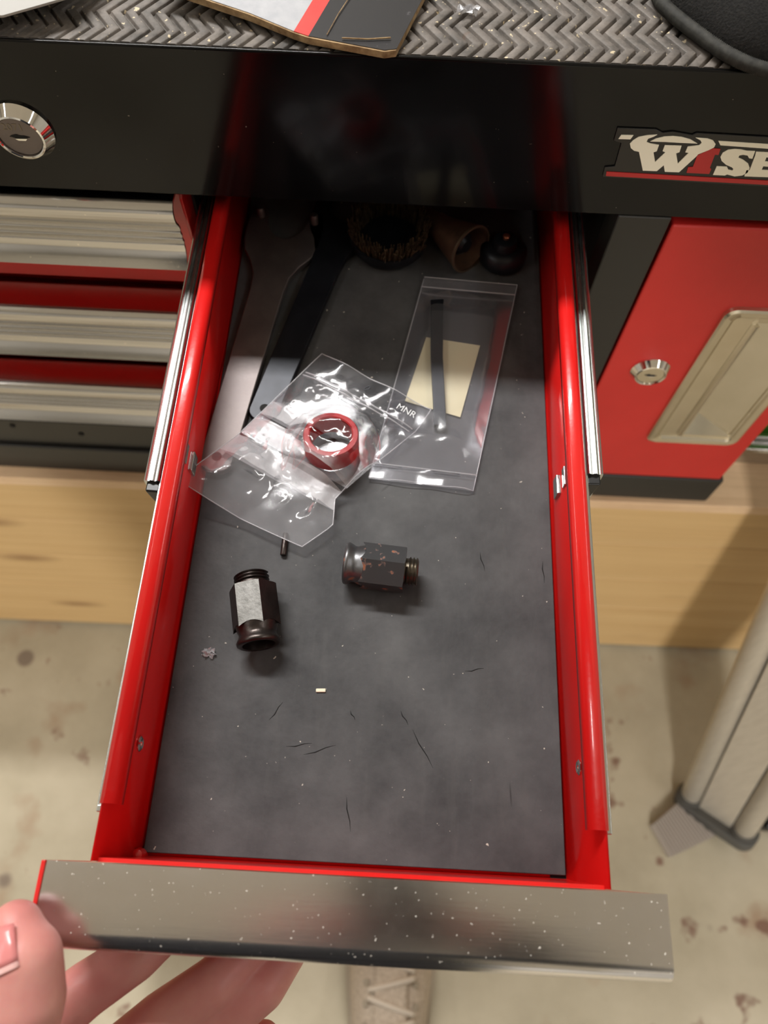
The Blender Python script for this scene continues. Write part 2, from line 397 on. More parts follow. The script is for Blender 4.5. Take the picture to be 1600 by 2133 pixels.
# ------------------------------------------------------------------ wooden bench that carries the cabinet
BT = -288
bench = empty('wooden_bench', (0, 200, FLOOR), 'pine plank bench standing under the black and red tool cabinet', 'bench')
BM = Matrix.Translation((0, -7, 0)) @ Matrix.Rotation(math.radians(0.6), 4, 'Z')
ob('bench_top', xf(box(-1150, 1250, -1, 600, BT - 16, BT), BM), 'plywood', bench, bevel=1)
for za, zb_ in ((-392, BT - 17), (-500, -393.2), (-609, -501.2), (-792, -610.5)):
    ob('plank', xf(box(-1150, 1250, 0, 26, za, zb_), BM), 'pine', bench, bevel=1.6)
for xx in (-1100, 1190):
    ob('post', xf(box(xx, xx + 60, 30, 90, FLOOR, BT - 17), BM), 'pine', bench, bevel=2)
    ob('post', xf(box(xx, xx + 60, 520, 580, FLOOR, BT - 17), BM), 'pine', bench, bevel=2)

# ------------------------------------------------------------------ tool cabinet
CX0, CX1, CD = -430, 310, 430
cab = empty('tool_cabinet', (-60, 210, -287), 'black steel tool cabinet with red drawers, red door and chrome trims', 'cabinet')
ob('front_fascia', box(CX0, CX1, 0, 2.4, 60, 146.6), 'black', cab, bevel=1.1, seg=3)
ob('top_deck', box(CX0, CX1, 2.4, CD, 61, 142), 'black', cab)
ob('plinth', box(CX0, CX1, -1, CD, -287, -244), 'black_satin', cab, bevel=2)
ob('lower_rail', box(CX0, -119, 3, 24, -243.5, -204), 'black_satin', cab, bevel=1)
ob('back_panel', box(CX0 + 2, CX1 - 2, CD - 4, CD, -244, 60), 'dark_inside', cab)
ob('side_panel', box(CX0, CX0 + 3, 4, CD - 4, -244, 60), 'black_satin', cab)
ob('side_panel', box(CX1 - 6, CX1 - 3, 22, CD - 4, -244, 60), 'black_satin', cab)
ob('divider', box(-119, -117.4, 20, CD - 4, -244, 60), 'dark_inside', cab)
ob('divider', box(127, 129, 20, CD - 4, -244, 60), 'dark_inside', cab)
ob('stile', box(126.5, 156.6, -0.5, 22, -244, 60), 'black_satin', cab, bevel=1.2)
for sx_, sz_ in ((-330, -213), (-272, -222)):
    ob('screw_hole', lathe([(2.6, 0), (2.6, 1.2)], Matrix.Translation((sx_, 3.4, sz_)) @ FRONT, 16), 'hole_dark', cab)

def lock(parent, cx, cz, y, r, number=None, face='steel'):
    m = Matrix.Translation((cx, y, cz)) @ FRONT
    k = r / 15.0
    ring = ob('lock_ring', lathe([(15 * k, 0), (15 * k, 1.2 * k), (14.4 * k, 2 * k), (11.7 * k, 6 * k), (10.9 * k, 6.3 * k), (10.4 * k, 5.9 * k), (10.3 * k, 4.2 * k)], m, 48, cap=False), 'chrome', parent, smooth=True, angle=25)
    ob('lock_cylinder', lathe([(10.3 * k, 3 * k), (10.3 * k, 4.6 * k), (9.9 * k, 5 * k)], m, 40), face, parent, smooth=True, angle=25)
    slot = prism([(-4.8 * k, 0.2 * k), (-3.6 * k, 0.9 * k), (-1.2 * k, 1.5 * k), (0.4 * k, 0.8 * k), (2.2 * k, 0.9 * k), (4.8 * k, 0.1 * k), (2 * k, -0.6 * k), (-2 * k, -0.6 * k)],
                 lambda a, b, d: m @ Vector((a, b, d)), 5.0 * k, 5.25 * k)
    ob('key_slot', slot, 'hole_dark', parent)
    ob('key_shutter', prism([(-2.6 * k, -0.7 * k), (3.4 * k, -0.5 * k), (2.2 * k, -1.7 * k), (-1.2 * k, -1.7 * k)], lambda a, b, d: m @ Vector((a, b, d)), 5.0 * k, 5.5 * k), 'chrome', parent)
    if number: text('key_number', number, 5.2 * k, 'thread_steel', parent, m @ Matrix.Translation((-1.5 * k, 5.2 * k, 5.05 * k)), 0.08)
lock(cab, -190.5, 98.5, 0, 16.2, '2071')

# badge on the top panel (letters as on the cabinet)
LOGO = {
'bar1':[(113.1,112.0),(119.1,112.2),(118.3,109.8),(112.4,109.7)],
'W':[(130.5,113.1),(125.7,112.5),(121.8,111.3),(119.8,109.3),(118.8,107.3),(120.0,104.8),(122.1,103.3),(124.7,102.8),(130.2,91.5),(137.4,91.6),(139.7,95.4),(141.6,91.4),(148.9,91.5),(154.5,102.5),(158.3,105.3),(160.7,107.3),(160.7,109.2),(158.6,111.3),(155.6,112.2),(149.6,112.4),(152.6,111.0),(153.7,109.5),(152.9,108.1),(147.7,107.1),(147.7,103.7),(149.5,103.5),(146.4,96.8),(143.4,102.9),(144.8,103.6),(144.5,107.4),(136.2,107.3),(136.3,103.8),(137.9,103.2),(134.7,97.1),(132.0,102.9),(133.4,103.6),(133.3,107.3),(128.8,107.9),(126.6,108.7),(126.8,110.6),(129.1,111.9)],
'cap':[(128.4,109.1),(130.5,110.8),(134.3,112.2),(138.4,112.7),(142.8,112.4),(147.4,111.3),(151.7,109.1),(143.9,109.1),(135.9,109.2)],
'bar2':[(161.3,111.1),(202.2,110.2),(203.0,107.5),(163.3,108.7)],
'one':[(154.3,102.8),(160.4,106.7),(164.2,106.6),(164.6,103.0),(162.8,103.1),(163.4,95.0),(164.4,94.4),(164.5,91.3),(152.8,91.4),(152.4,94.8),(154.7,95.2),(154.3,101.5)],
'S':[(181.6,106.2),(182.2,101.7),(180.5,101.9),(179.0,103.5),(176.7,103.8),(175.0,103.3),(175.0,102.0),(178.0,100.8),(181.4,98.7),(183.3,96.1),(183.5,93.1),(181.6,91.3),(178.0,90.5),(173.7,91.5),(172.8,90.8),(166.7,90.8),(166.5,96.2),(171.7,96.2),(173.0,94.5),(175.4,94.0),(175.5,95.0),(174.3,96.0),(170.7,97.4),(167.6,99.6),(166.1,101.8),(166.2,104.4),(168.1,106.3),(171.1,106.9),(174.3,106.8),(177.3,106.2)],
'E':[(182.2,105.9),(194.7,105.8),(195.4,102.1),(193.5,102.1),(192.8,102.9),(188.7,102.9),(189.1,100.4),(192.9,100.4),(193.5,97.3),(189.6,97.5),(189.8,95.3),(195.3,95.2),(195.4,96.1),(197.6,96.1),(198.7,91.0),(182.9,90.8),(182.3,94.7),(183.9,94.8),(182.9,102.7),(182.8,103.4)],
'line':[(111.9,89.8),(204.2,88.6),(204.4,86.0),(112.3,87.1)],
'plate':[(110.2,115.6),(129.4,115.7),(132.9,114.0),(137.6,114.9),(147.7,113.4),(149.3,114.7),(206.3,113.9),(206.0,84.4),(110.7,86.0),(110.3,92.1),(115.2,93.0),(114.5,107.1),(110.4,108.2)]}
PLATE_F = lambda a, b, d: (a, d, b)
badge = ob('badge', prism(LOGO['plate'], PLATE_F, -0.9, 0.1), 'black_satin', cab, bevel=0.35)
badge['label'] = 'black raised badge with cream and red lettering'
for key, mt in (('bar1', 'cream_print'), ('W', 'cream_print'), ('cap', 'cream_print'), ('bar2', 'cream_print'), ('one', 'red_print'), ('S', 'cream_print'), ('E', 'cream_print'), ('line', 'red_print')):
    ob('badge_letter' if key in ('W', 'one', 'S', 'E') else 'badge_stripe', prism(LOGO[key], PLATE_F, -1.25, -0.85), mt, badge)

# drawer front: red panel, aluminium pull on top of it.  p = distance in front of the panel face
def drawer_trim(yf, zt, h=45.0):
    P = [(0, 0), (23.5, 0), (25.8, -0.5), (27.8, -1.9), (29.2, -4.2), (29.7, -7), (29.5, -10), (28.4, -13), (26.8, -15.4)]
    for i in range(3):          # fine ribs
        z = -17 - i * 5.2
        P += [(26.2, z), (25.6, z - 1.3), (25.4, z - 2.6), (26.3, z - 3.4), (26.6, z - 4.2)]
    P += [(26.6, -34), (28.0, -37.5), (30.2, -41), (32.6, -44), (33.4, -h)]
    inner = [(a - 1.6 if i > 2 else a, b - 1.6 if i < 6 else b) for i, (a, b) in enumerate(P)]
    poly = P + inner[::-1]
    return [(yf - a, zt + b) for a, b in poly]
def drawer_front(parent, yf, x0, x1, zt, zb, trim_mat, open_=False):
    ob('front_panel', box(x0 + .2, x1 - .2, yf - 1.9, yf - 0.1, zb, zt - 2.2), 'red', parent, bevel=0.8)
    for xx in ((x0 - 3.2,) if open_ else (x0 - 3.2, x1 + 1.4)):
        ob('end_flange', prism([(yf, zt - 2.4), (yf - 15, zt - 2.6), (yf - 17, zt - 5), (yf - 17, zt - 36), (yf - 4, zt - 56), (yf, zt - 56)], ALONG_X, xx, xx + 1.8), 'red', parent, bevel=0.4)
    return ob('pull_trim', prism(drawer_trim(yf, zt), ALONG_X, x0, x1), trim_mat, parent, smooth=True, angle=30)

for zt, zb in ((57, -35), (-39.5, -129), (-133, -236)):
    d_ = ob('drawer', box(-400, -124, 26, 400, zb + 6, zt - 12), 'red', cab)
    drawer_front(d_, 22, CX0 + 10, -122.5, zt, zb, 'alu')
for zt, zb in ((-39.5, -129), (-133, -236)):
    d_ = ob('drawer', box(-104, 112, 26, 400, zb + 6, zt - 12), 'red', cab)
    drawer_front(d_, 22, -113, 119, zt, zb, 'alu')

# right-hand door
door = ob('door', box(158.6, 305.5, 0, 20, -243, 54.5), 'red_door', cab, bevel=1.6, seg=3)
lock(door, 190, -82, 0, 14.0, None, 'nickel')
DF = lambda a, b, d: (a, d, b)
n_ = 6
hx0, hx1, hz0, hz1 = 216, 291, -178, -10
outer = [(rrect(hx0, hx1, hz0, hz1, 8), 0.0), (rrect(hx0 + .3, hx1 - .3, hz0 + .3, hz1 - .3, 8), -2.6), (rrect(hx0 + 2, hx1 - 2, hz0 + 2, hz1 - 2, 7.4), -3.6),
         (rrect(hx0 + 6.5, hx1 - 6.5, hz0 + 6.5, hz1 - 6.5, 5), -3.2), (rrect(hx0 + 9, hx1 - 8, hz0 + 9, hz1 - 9, 4), -1.4), (rrect(hx0 + 24, hx1 - 9, hz0 + 12, hz1 - 14, 2.5), -1.0)]
V, F = rings(outer, DF); F.pop()                     # leave the cup open
nn = len(outer[0][0]); last = V[-nn:]
# wedge-shaped cup: deep along its left lip, rising to the right
k0 = len(V)
for (x, y, z) in last:
    fx = (x - (hx0 + 24)) / (hx1 - 9 - hx0 - 24)
    zc = min(max(z, hz0 + 34), hz1 - 30); V.append((x + 0.5, y + 1.5 + 13 * (1 - fx), z + (zc - z) * (1 - fx)))
F += [(k0 - nn + i, k0 - nn + (i + 1) % nn, k0 + (i + 1) % nn, k0 + i) for i in range(nn)]
F.append(tuple(range(k0, k0 + nn)))
cut = ob('cutter', box(hx0 + 20, hx1 - 8, -5, 18, hz0 + 11, hz1 - 11), 'red_door')
bo = door.modifiers.new('cup', 'BOOLEAN'); bo.operation = 'DIFFERENCE'; bo.object = cut; bo.solver = 'EXACT'
bpy.context.view_layer.update()
dg_ = bpy.context.evaluated_depsgraph_get(); nm_ = bpy.data.meshes.new_from_object(door.evaluated_get(dg_))
door.modifiers.clear(); door.data = nm_; bpy.data.objects.remove(cut)
hd = ob('pull_handle', (V, F), 'nickel', door, smooth=True, angle=28)
ob('pull_lip', prism([(hx0 + 22, -1.2), (hx0 + 24, -3.4), (hx0 + 26.2, -4.2), (hx0 + 27, -3.2), (hx0 + 25.5, -0.6)], lambda a, b, d: (a, b, d), hz0 + 13, hz1 - 15), 'nickel', door, smooth=True, angle=50)

# ------------------------------------------------------------------ pulled-out drawer (its tray, runners and front)
YF, YB = -339.2, 112.0
def tray_profile():
    P = [(-102, 44.5), (-97.2, 5), (-97.0, 2), (-96.6, -0.8), (-95.8, -2.7), (-94.4, -3.5)]
    return P + [(-x, z) for x, z in P[::-1]]
odr = ob('drawer', sheet(tray_profile(), ALONG_Y, YF + 0.4, YB), 'red', cab, smooth=True, angle=60, solid=1.0)
odr['label'] = 'pulled-out red drawer with steel runners'
drawer_front(odr, YF, -115, 120.3, 56, -36, 'alu_old', True)
ob('rear_wall', box(-101.4, 101.4, YB - 1, YB, -2, 36), 'red', odr)
ob('front_wall', prism([(YF + 0.2, -3.4), (YF + 3.4, -3.2), (YF + 2.6, 6), (YF + 1.8, 40), (YF + 0.2, 40)], ALONG_X, -101.4, 101.4), 'red', odr, smooth=True, angle=40)
for s in (-1, 1):
    pr = [(102.6, 38), (102.6, 45.0), (102.0, 46.3), (100.4, 46.9), (97.0, 46.6), (95.3, 45.6), (94.8, 44.2), (94.9, 41.0)]
    ob('side_rim', sheet([(s * a, b) for a, b in pr], ALONG_Y, -317.5, YB), 'red', odr, smooth=True, angle=28, solid=0.9)
    ob('rivet', lathe([(3.4, 0), (3.4, 0.5), (2.5, 1.1), (1.6, 0.7), (1.2, 0.2)], Matrix.Translation((s * 98.6, -290.5, 20)) @ Matrix.Rotation(math.radians(-90 * s), 4, 'Y'), 24), 'chrome', odr, smooth=True, angle=40)
    # runner hook that pokes through a slot in the side wall
    hz = 16 if s < 0 else 10; hx = 97.1 + 4.9 * hz / 44
    ob('hook_slot', prism([(s * (hx + .1), hz - 8), (s * (hx - .9), hz - 8), (s * (hx + .6), hz + 6), (s * (hx + 1.4), hz + 6)], ALONG_Y, -160, -138), 'hole_dark', odr)
    ob('runner_hook', box(min(s * hx, s * (hx - 2.6)), max(s * hx, s * (hx - 2.6)), -152, -140.5, hz - 3, hz + 5), 'zinc', odr, bevel=0.6)
    ob('runner_hook', box(min(s * (hx + 1.6), s * (hx - .6)), max(s * (hx + 1.6), s * (hx - .6)), -151, -140, hz + 9, hz + 14), 'zinc', odr, bevel=0.4)
    ob('inner_runner', box(min(s * 103.2, s * 106.2), max(s * 103.2, s * 106.2), -318.5, YB, 14, 38.5), 'zinc', odr, bevel=0.5)
ob('corner_tab', lathe([(3.0, 0), (3.2, 6), (2.4, 8.4), (0.8, 9)], Matrix.Translation((-95.5, YF + 3.4, -2)), 16), 'red', odr, smooth=True)
ob('corner_hole', lathe([(4.2, 0), (4.2, 0.5)], Matrix.Translation((92.5, YF + 4.6, -2.6)), 24), 'hole_dark', odr)
ob('end_stop', box(-106, -103.2, -320.5, -317.6, 34, 39), 'zinc', odr, bevel=0.5)

def runner(s, yend):
    pr = [(105.2, 6), (105.2, 9), (107.6, 9), (107.6, 38.8), (106.0, 39.0), (105.6, 39.6), (106.4, 40.4), (107.2, 39.6), (108.2, 39.2), (109.0, 40.2), (110.0, 40.4), (110.8, 39.4), (111.6, 39.3), (112.6, 40.2), (113.4, 39.6), (113.6, 37), (113.6, 4), (112.6, 3), (108, 3), (105.2, 4)]
    r_ = ob('drawer_runner', prism([(s * a, b) for a, b in pr], ALONG_Y, yend, 120), 'zinc', cab, smooth=True, angle=30)
    ob('runner_buffer', prism([(s * 105.6, 37.5), (s * 112.6, 38), (s * 110, 20), (s * 105.6, 10)], ALONG_Y, yend - 5, yend + 6), 'black_plastic', r_, bevel=1.0)
    ob('outer_runner', box(min(s * 114, s * 116.6), max(s * 114, s * 116.6), 40, 400, 2, 42), 'zinc', cab)
    ob('runner_buffer', box(min(s * 104.9, s * 106.4), max(s * 104.9, s * 106.4), yend - 12, yend - 5, 14, 33), 'black_plastic', r_, bevel=0.4)
runner(-1, -168.5)
runner(1, -152.5)

# foam rubber liner lying in the drawer
liner_ob = tag(ob('drawer_liner', box(-94.6, 95, -334.6, 106, -2.8, 0), 'liner', bevel=0.5), 'dusty dark grey rubber liner in the bottom of the open drawer', 'liner')
for p0, p1 in (((-5.0, -306.6), (-2.2, -321.3)), ((24.5, -274.8), (34.6, -291.8)), ((-26.7, -288.9), (-11.7, -283.8)), ((49.2, -245.2), (58.7, -243.3)), ((90.0, -184.8), (90.3, -196.9)),
               ((18.4, -266.0), (22.2, -272.6)), ((-35.2, -285.6), (-23.1, -283.5)), ((-44.8, -273.9), (-38.8, -264.9)), ((56.9, -181.4), (59.4, -192.1)), ((-5.9, -267.3), (-3.3, -271.7))):
    q0, q1 = Vector((*p0, 0)), Vector((*p1, 0)); sd_ = (q1 - q0).normalized().cross(Vector((0, 0, 1)))
    ob('cut_mark', tube([q0, q0.lerp(q1, .35) + sd_ * .5, q0.lerp(q1, .7) - sd_ * .2, q1], [0.05, 0.26, 0.2, 0.05], 6), 'hole_dark', liner_ob)

# ------------------------------------------------------------------ ribbed rubber mat on the cabinet top
def mat_mesh():
    sp, half, amp = 7.04, 11.6, 8.6
    prof = [(0.0, 1.7), (0.5, 2.0), (4.3, 2.0), (4.9, 1.6), (5.5, 0.2), (6.1, 0.1), (6.6, 0.4)]
    us = []
    k = int((CX0 + 14) // sp)
    while k * sp < CX1 - 4:
        us += [(k * sp + a, h) for a, h in prof]; k += 1
    ys = [3.0] + [1.2 + half * j for j in range(1, 36)]
    off = [amp * (1.8 / half)] + [amp * (j % 2) for j in range(1, 36)]
    V = []; F = []; n = len(us)
    for y, o_ in zip(ys, off):
        V += [(min(max(u + 2.9 + o_ - 4, CX0 + 4), CX1 - 4), y, 144.2 + h) for u, h in us]
    for j in range(len(ys) - 1):
        for i in range(n - 1): F.append((j * n + i, j * n + i + 1, (j + 1) * n + i + 1, (j + 1) * n + i))
    # underside
    a = len(V); x0, x1 = CX0 + 4, CX1 - 4
    V += [(x0, 3, 142), (x1, 3, 142), (x1, ys[-1], 142), (x0, ys[-1], 142)]
    F.append((a + 3, a + 2, a + 1, a)); F.append(tuple(range(n)) + (a + 1, a))
    return V, F
tag(ob('rubber_mat', mat_mesh(), 'mat', smooth=True, angle=40), 'dusty grey rubber mat with zigzag ribs on the cabinet top', 'mat')

# worn cardboard package lying on the mat
def card():
    r_ = empty('cardboard_box', (-45, 20, 147), 'worn flattened cardboard package, white, red and black, on the ribbed mat', 'package')
    F0 = [(-112, 30, 158), (-98.1, 25.5, 155.5), (-67.6, 16, 153), (-46.5, 7.2, 151.2), (-39.6, 4.6, 151), (-4.6, -2.0, 150.4), (0.7, -0.6, 150.4)]
    dirs = Vector((0.30, 1.0, 0.0))
    def strip(i, j, dz0, dz1, inset=0.0):
        V = []; n = j - i + 1
        for L in (inset, 60, 130):
            for dz in (dz0, dz1):
                for q in range(i, j + 1):
                    p_ = Vector(F0[q]) + dirs * L; V.append((p_.x, p_.y, p_.z + dz + 0.02 * L))
        F = []
        for k in range(2):
            b = k * 2 * n
            for q in range(n - 1):
                F.append((b + q, b + q + 1, b + 2 * n + q + 1, b + 2 * n + q))
                F.append((b + n + q, b + 2 * n + n + q, b + 2 * n + n + q + 1, b + n + q + 1))
            F.append((b, b + 2 * n, b + 3 * n, b + n)); F.append((b + n - 1, b + 2 * n - 1, b + 4 * n - 1, b + 3 * n - 1))
        for q in range(n - 1):
            F.append((q, n + q, n + q + 1, q + 1)); F.append((4 * n + q, 4 * n + q + 1, 5 * n + q + 1, 5 * n + q))
        return V, F
    ob('board', strip(0, 6, -3.4, -0.3), 'card_edge', r_)
    ob('white_label', strip(0, 3, -0.3, 0.0, 0.8), 'card_white', r_)
    ob('red_stripe', strip(3, 4, -0.3, 0.02, 0.8), 'card_red', r_)
    ob('black_cover', strip(4, 6, -0.3, 0.0, 0.8), 'card_black', r_)
    ob('tear', tube([(-24, 4, 151.6), (-12, 4.5, 151.3), (-2, 6, 151.4)], 0.35, 6), 'card_edge', r_)
    ob('crease', tube([(-31, 6, 151.5), (-27, 20, 151.9), (-22, 34, 152.3)], 0.22, 6), 'card_edge', r_)
card()
tag(ob('paper_sheet', prism([(-230, -2), (-176, 2.5), (-150, 16), (-120, 90), (-230, 90)], lambda a, b, d: (a, b, d + 0.05 * (b)), 155, 156.2), 'white_paper', bevel=0.3), 'white sheet raised over the left corner of the ribbed mat', 'paper')

# black fabric bag with corded edge
def bag_black():
    r_ = empty('fabric_bag', (200, 60, 147), 'black fabric bag with corded edge resting on the right of the mat', 'bag')
    edge = [(124, 62), (123.3, 46), (127, 36), (137, 22), (152, 5), (168, -4), (190, -8), (225, -4), (262, 14), (285, 50), (286, 110), (262, 165), (200, 186), (150, 165), (128, 115)]
    c = Vector((205, 80)); n = len(edge)
    pts = []
    for i in range(n):          # smooth closed loop
        for k in range(4):
            t_ = k / 4; p0, p1, p2, p3 = [Vector(edge[(i + q) % n]) for q in (-1, 0, 1, 2)]
            pts.append(0.5 * ((2 * p1) + (p2 - p0) * t_ + (2 * p0 - 5 * p1 + 4 * p2 - p3) * t_ ** 2 + (3 * p1 - p0 - 3 * p2 + p3) * t_ ** 3))
    m = len(pts); V = []; F = []
    lev = [(0.985, 147.4), (1.0, 150), (0.97, 158), (0.90, 168), (0.78, 178), (0.6, 186), (0.38, 191), (0.15, 193)]
    for f_, z in lev:
        for q in pts:
            p_ = c + (q - c) * f_; V.append((p_.x, p_.y, z + 3.0 * noise.noise(Vector((p_.x * .03, p_.y * .03, z * .03))) * (z > 152)))
    for k in range(len(lev) - 1):
        for i in range(m): F.append((k * m + i, k * m + (i + 1) % m, (k + 1) * m + (i + 1) % m, (k + 1) * m + i))
    F.append(tuple(range(m))[::-1]); F.append(tuple((len(lev) - 1) * m + i for i in range(m)))
    ob('bag_body', (V, F), 'fabric', r_, smooth=True, angle=180)
    path = []
    for i in range(m):
        a, b = pts[i], pts[(i + 1) % m]
        for k in range(12): q = a.lerp(b, k / 12); path.append((q.x, q.y, 150.4))
    rr = [3.1 + (0.30 if i % 2 else -0.16) for i in range(len(path))]
    ob('corded_edge', tube(path, rr, 10), 'cord', r_, smooth=True, angle=180)
bag_black()

def crumple(name, cx, cy, z, r, mat, label, cat, seed):
    rnd = random.Random(seed); V = []; F = []; n = 7
    for j in range(n):
        for i in range(n):
            V.append((cx + (i / (n - 1) - .5) * 2 * r + rnd.uniform(-.3, .3) * r, cy + (j / (n - 1) - .5) * 1.4 * r + rnd.uniform(-.3, .3) * r, z + rnd.uniform(0.1, .8) * r))
    for j in range(n - 1):
        for i in range(n - 1):
            if (i, j) not in ((0, 0), (n - 2, n - 2), (0, n - 2)): F.append((j * n + i, j * n + i + 1, (j + 1) * n + i + 1, (j + 1) * n + i))
    return tag(ob(name, (V, F), mat, solid=0.15), label, cat)
crumple('plastic_scrap', 33, 33, 146.4, 4.6, 'scrap_film', 'tiny crumpled clear plastic scrap on the ribbed mat', 'scrap', 3)
crumple('plastic_scrap', -78, -243, 0.1, 3.0, 'scrap_film', 'tiny crumpled clear plastic scrap on the drawer liner by the left wall', 'scrap', 5)
tag(ob('crumb', xf(box(-2.4, 2.4, -0.9, 0.9, 0, 1.0), Matrix.Translation((-21, -258.5, 0.02)) @ Matrix.Rotation(0.06, 4, 'Z')), 'crumb', bevel=0.4), 'small white crumb lying on the drawer liner', 'crumb')

# ------------------------------------------------------------------ things in the drawer
def spanner(tail, head, z, mat, label, k=1.0):
    t0, t1 = Vector(tail), Vector(head); d = (t1 - t0).normalized(); w = Vector((d.y, -d.x))
    R_ = [(9.2, -2), (9.6, 30), (10.4, 118), (11.6, 130), (16, 140), (21.5, 148), (24.2, 158), (24.8, 170), (24.2, 178), (22, 184.5), (18, 186), (14.2, 183), (12.6, 177), (11.5, 171), (8.5, 165.5), (4.5, 162)]
    tailp = [(9.2 * math.sin(a), -2 - 7.5 * math.cos(a)) for a in [math.radians(q) for q in range(-75, 76, 15)]]
    poly = tailp + R_ + [(0, 160.8)] + [(-a, b) for a, b in R_[::-1]]
    f = lambda a, b, q: (t0.x + d.x * b * k + w.x * a * k, t0.y + d.y * b * k + w.y * a * k, q)
    r_ = empty('pin_spanner', (t0.x, t0.y, z), label, 'spanner', 'pin spanners in the open drawer')
    ob('body', prism(poly, f, z, z + 4.6), mat, r_, bevel=0.7)
    hx = f(0, 0, z + 4.62); ob('hanging_hole', lathe([(2.7, 0), (2.7, 0.12)], Matrix.Translation(hx), 24), 'hole_dark', r_)
    for sg in (-1, 1):
        q = f(17.6 * sg, 177, z + 4.4); ob('pin', lathe([(2.6, 0), (2.6, 6.4), (2.0, 7.2)], Matrix.Translation(q), 20), 'steel' if mat == 'steel' else mat, r_, smooth=True, angle=40)
spanner((-88.6, -134.6), (-69.4, 24), 0.3, 'steel', 'long grey steel pin spanner along the left wall of the open drawer')
spanner((-66.0, -102.0), (-36.5, 20), 0.3, 'black_steel', 'blackened pin spanner beside the grey one, partly under the zip bag', 0.92)

def helix(r0, r1, pitch, turns, z0, m, seg=28):
    V, F = [], []; n = int(turns * seg)
    for i in range(n + 1):
        a = 2 * math.pi * i / seg; h = z0 + pitch * i / seg
        for r, dh in ((r0, -pitch * .42), (r1, 0), (r0, pitch * .42)):
            V.append(m @ Vector((r * math.cos(a), r * math.sin(a), h + dh)))
    for i in range(n):
        b = i * 3
        F += [(b, b + 1, b + 4, b + 3), (b + 1, b + 2, b + 5, b + 4)]
    return V, F
def adapter(p0, p1, zc, roll, label, body, face, flat_k, thr_r):
    """hex adapter lying on its side; p0 = flared end, p1 = threaded end"""
    a, b = Vector((*p0, zc)), Vector((*p1, zc)); L = (b - a).length; d = (b - a).normalized()
    m = Matrix.Translation(a) @ d.to_track_quat('Z', 'X').to_matrix().to_4x4()
    ul = m.inverted().to_3x3() @ Vector((0, 0, 1)); m = m @ Matrix.Rotation(math.atan2(ul.y, ul.x) + math.radians(30) + roll, 4, 'Z')
    r_ = empty('thread_adapter', (a.lerp(b, .5).x, a.lerp(b, .5).y, 0), label, 'adapter', 'hex thread adapters on the liner')
    hexr = 12.1; h0, h1 = L * .24, L * .82
    V = []; F = []; seg = 48
    prof = [(8.0, 6.0), (8.0, 0.2), (9.6, 0.0), (10.6, 0.6), (10.8, 1.8), (10.2, 3.0), (9.3, 4.6), (9.2, 6.0), (9.8, 7.6), (10.5, h0 + 1.2)]
    ob('flared_collar', lathe(prof, m, 48, cap=False), body, r_, smooth=True, angle=50)
    ob('bore', lathe([(8.0, 5.6), (8.0, 6.0)], m, 32), 'hole_dark', r_)
    # hexagon whose lower rim is scalloped where it meets the round neck
    pts = []
    for i in range(6):
        a0 = math.radians(60 * i); a1 = math.radians(60 * (i + 1))
        c0, c1 = Vector((math.cos(a0), math.sin(a0))) * hexr, Vector((math.cos(a1), math.sin(a1))) * hexr
        for q in range(6): pts.append(c0.lerp(c1, q / 6))
    n = len(pts)
    for lev in range(4):
        for q in pts:
            rr = q.length
            if lev == 0: p_ = q * (9.9 / rr); h = h0 + 1.0
            elif lev == 1: p_ = q; h = h0 - 1.0 + (rr - 10.48) * 0.2 + (12.1 - rr) * 1.5
            elif lev == 2: p_ = q; h = h1 - max(0, rr - 11.6) * 0.6
            else: p_ = q * ((thr_r - .6) / rr); h = h1
            V.append(m @ Vector((p_.x, p_.y, h)))
    for k in range(3):
        for i in range(n): F.append((k * n + i, k * n + (i + 1) % n, (k + 1) * n + (i + 1) % n, (k + 1) * n + i))
    hb = ob('hexagon', (V, F), body, r_, smooth=True, angle=20)
    # the worn top flat
    hb.data.materials.append(M[face])
    up = (m.inverted().to_3x3() @ Vector((0, 0, 1)))
    best = max(range(6), key=lambda i: math.cos(math.radians(60 * i + 30)) * up.x + math.sin(math.radians(60 * i + 30)) * up.y)
    for pi, pl in enumerate(hb.data.polygons):
        q = (pi % n) // 6
        if n <= pi < 2 * n and q == best: pl.material_index = 1
    ob('thread', join(lathe([(thr_r - 1.0, h1 - .5), (thr_r - 1.0, L - 1), (thr_r - 2, L), (5, L), (5, L - 3)], m, 32, cap=False), helix(thr_r - 1.0, thr_r, 1.7, (L - h1 - 1.2) / 1.7, h1 + 1.0, m)), 'thread_steel' if face == 'adapter_rusty' else body, r_, smooth=True, angle=40)
adapter((-52.0, -240.5), (-60.2, -204.5), 10.9, math.radians(-8), 'dark hex thread adapter with a bright worn top face, nearest the drawer front', 'adapter', 'adapter_worn', 1, 8.9)
adapter((-13.5, -195.5), (24.0, -198.5), 10.9, math.radians(-26), 'rust-spotted hex thread adapter lying sideways in the drawer centre', 'adapter_rusty', 'adapter_rusty', 1, 7.4)
for o_ in [o for o in bpy.data.objects if o.name.startswith('thread_adapter')]: pass

tag(ob('steel_pin', lathe([(1.5, 0), (1.7, .4), (1.7, 12), (1.4, 12.6)], Matrix.Translation((-46.5, -189.5, 1.75)) @ Matrix.Rotation(math.radians(-92), 4, 'X'), 16), 'adapter', smooth=True, angle=40), 'thin dark steel pin poking out from under the zip bag', 'pin')

# red ring inside the zip bag
tag(ob('spacer_ring', lathe([(11.4, 0), (14.6, 0), (15.0, .6), (15.0, 12.4), (14.4, 13.2), (12.0, 13.2), (11.4, 12.6), (11.4, 0)], Matrix.Translation((-25.5, -127.5, 7.6)) @ Matrix.Rotation(math.radians(-7), 4, 'X'), 56, cap=False), 'ring_red', smooth=True, angle=40), 'red plastic spacer ring inside the clear zip bag', 'ring')

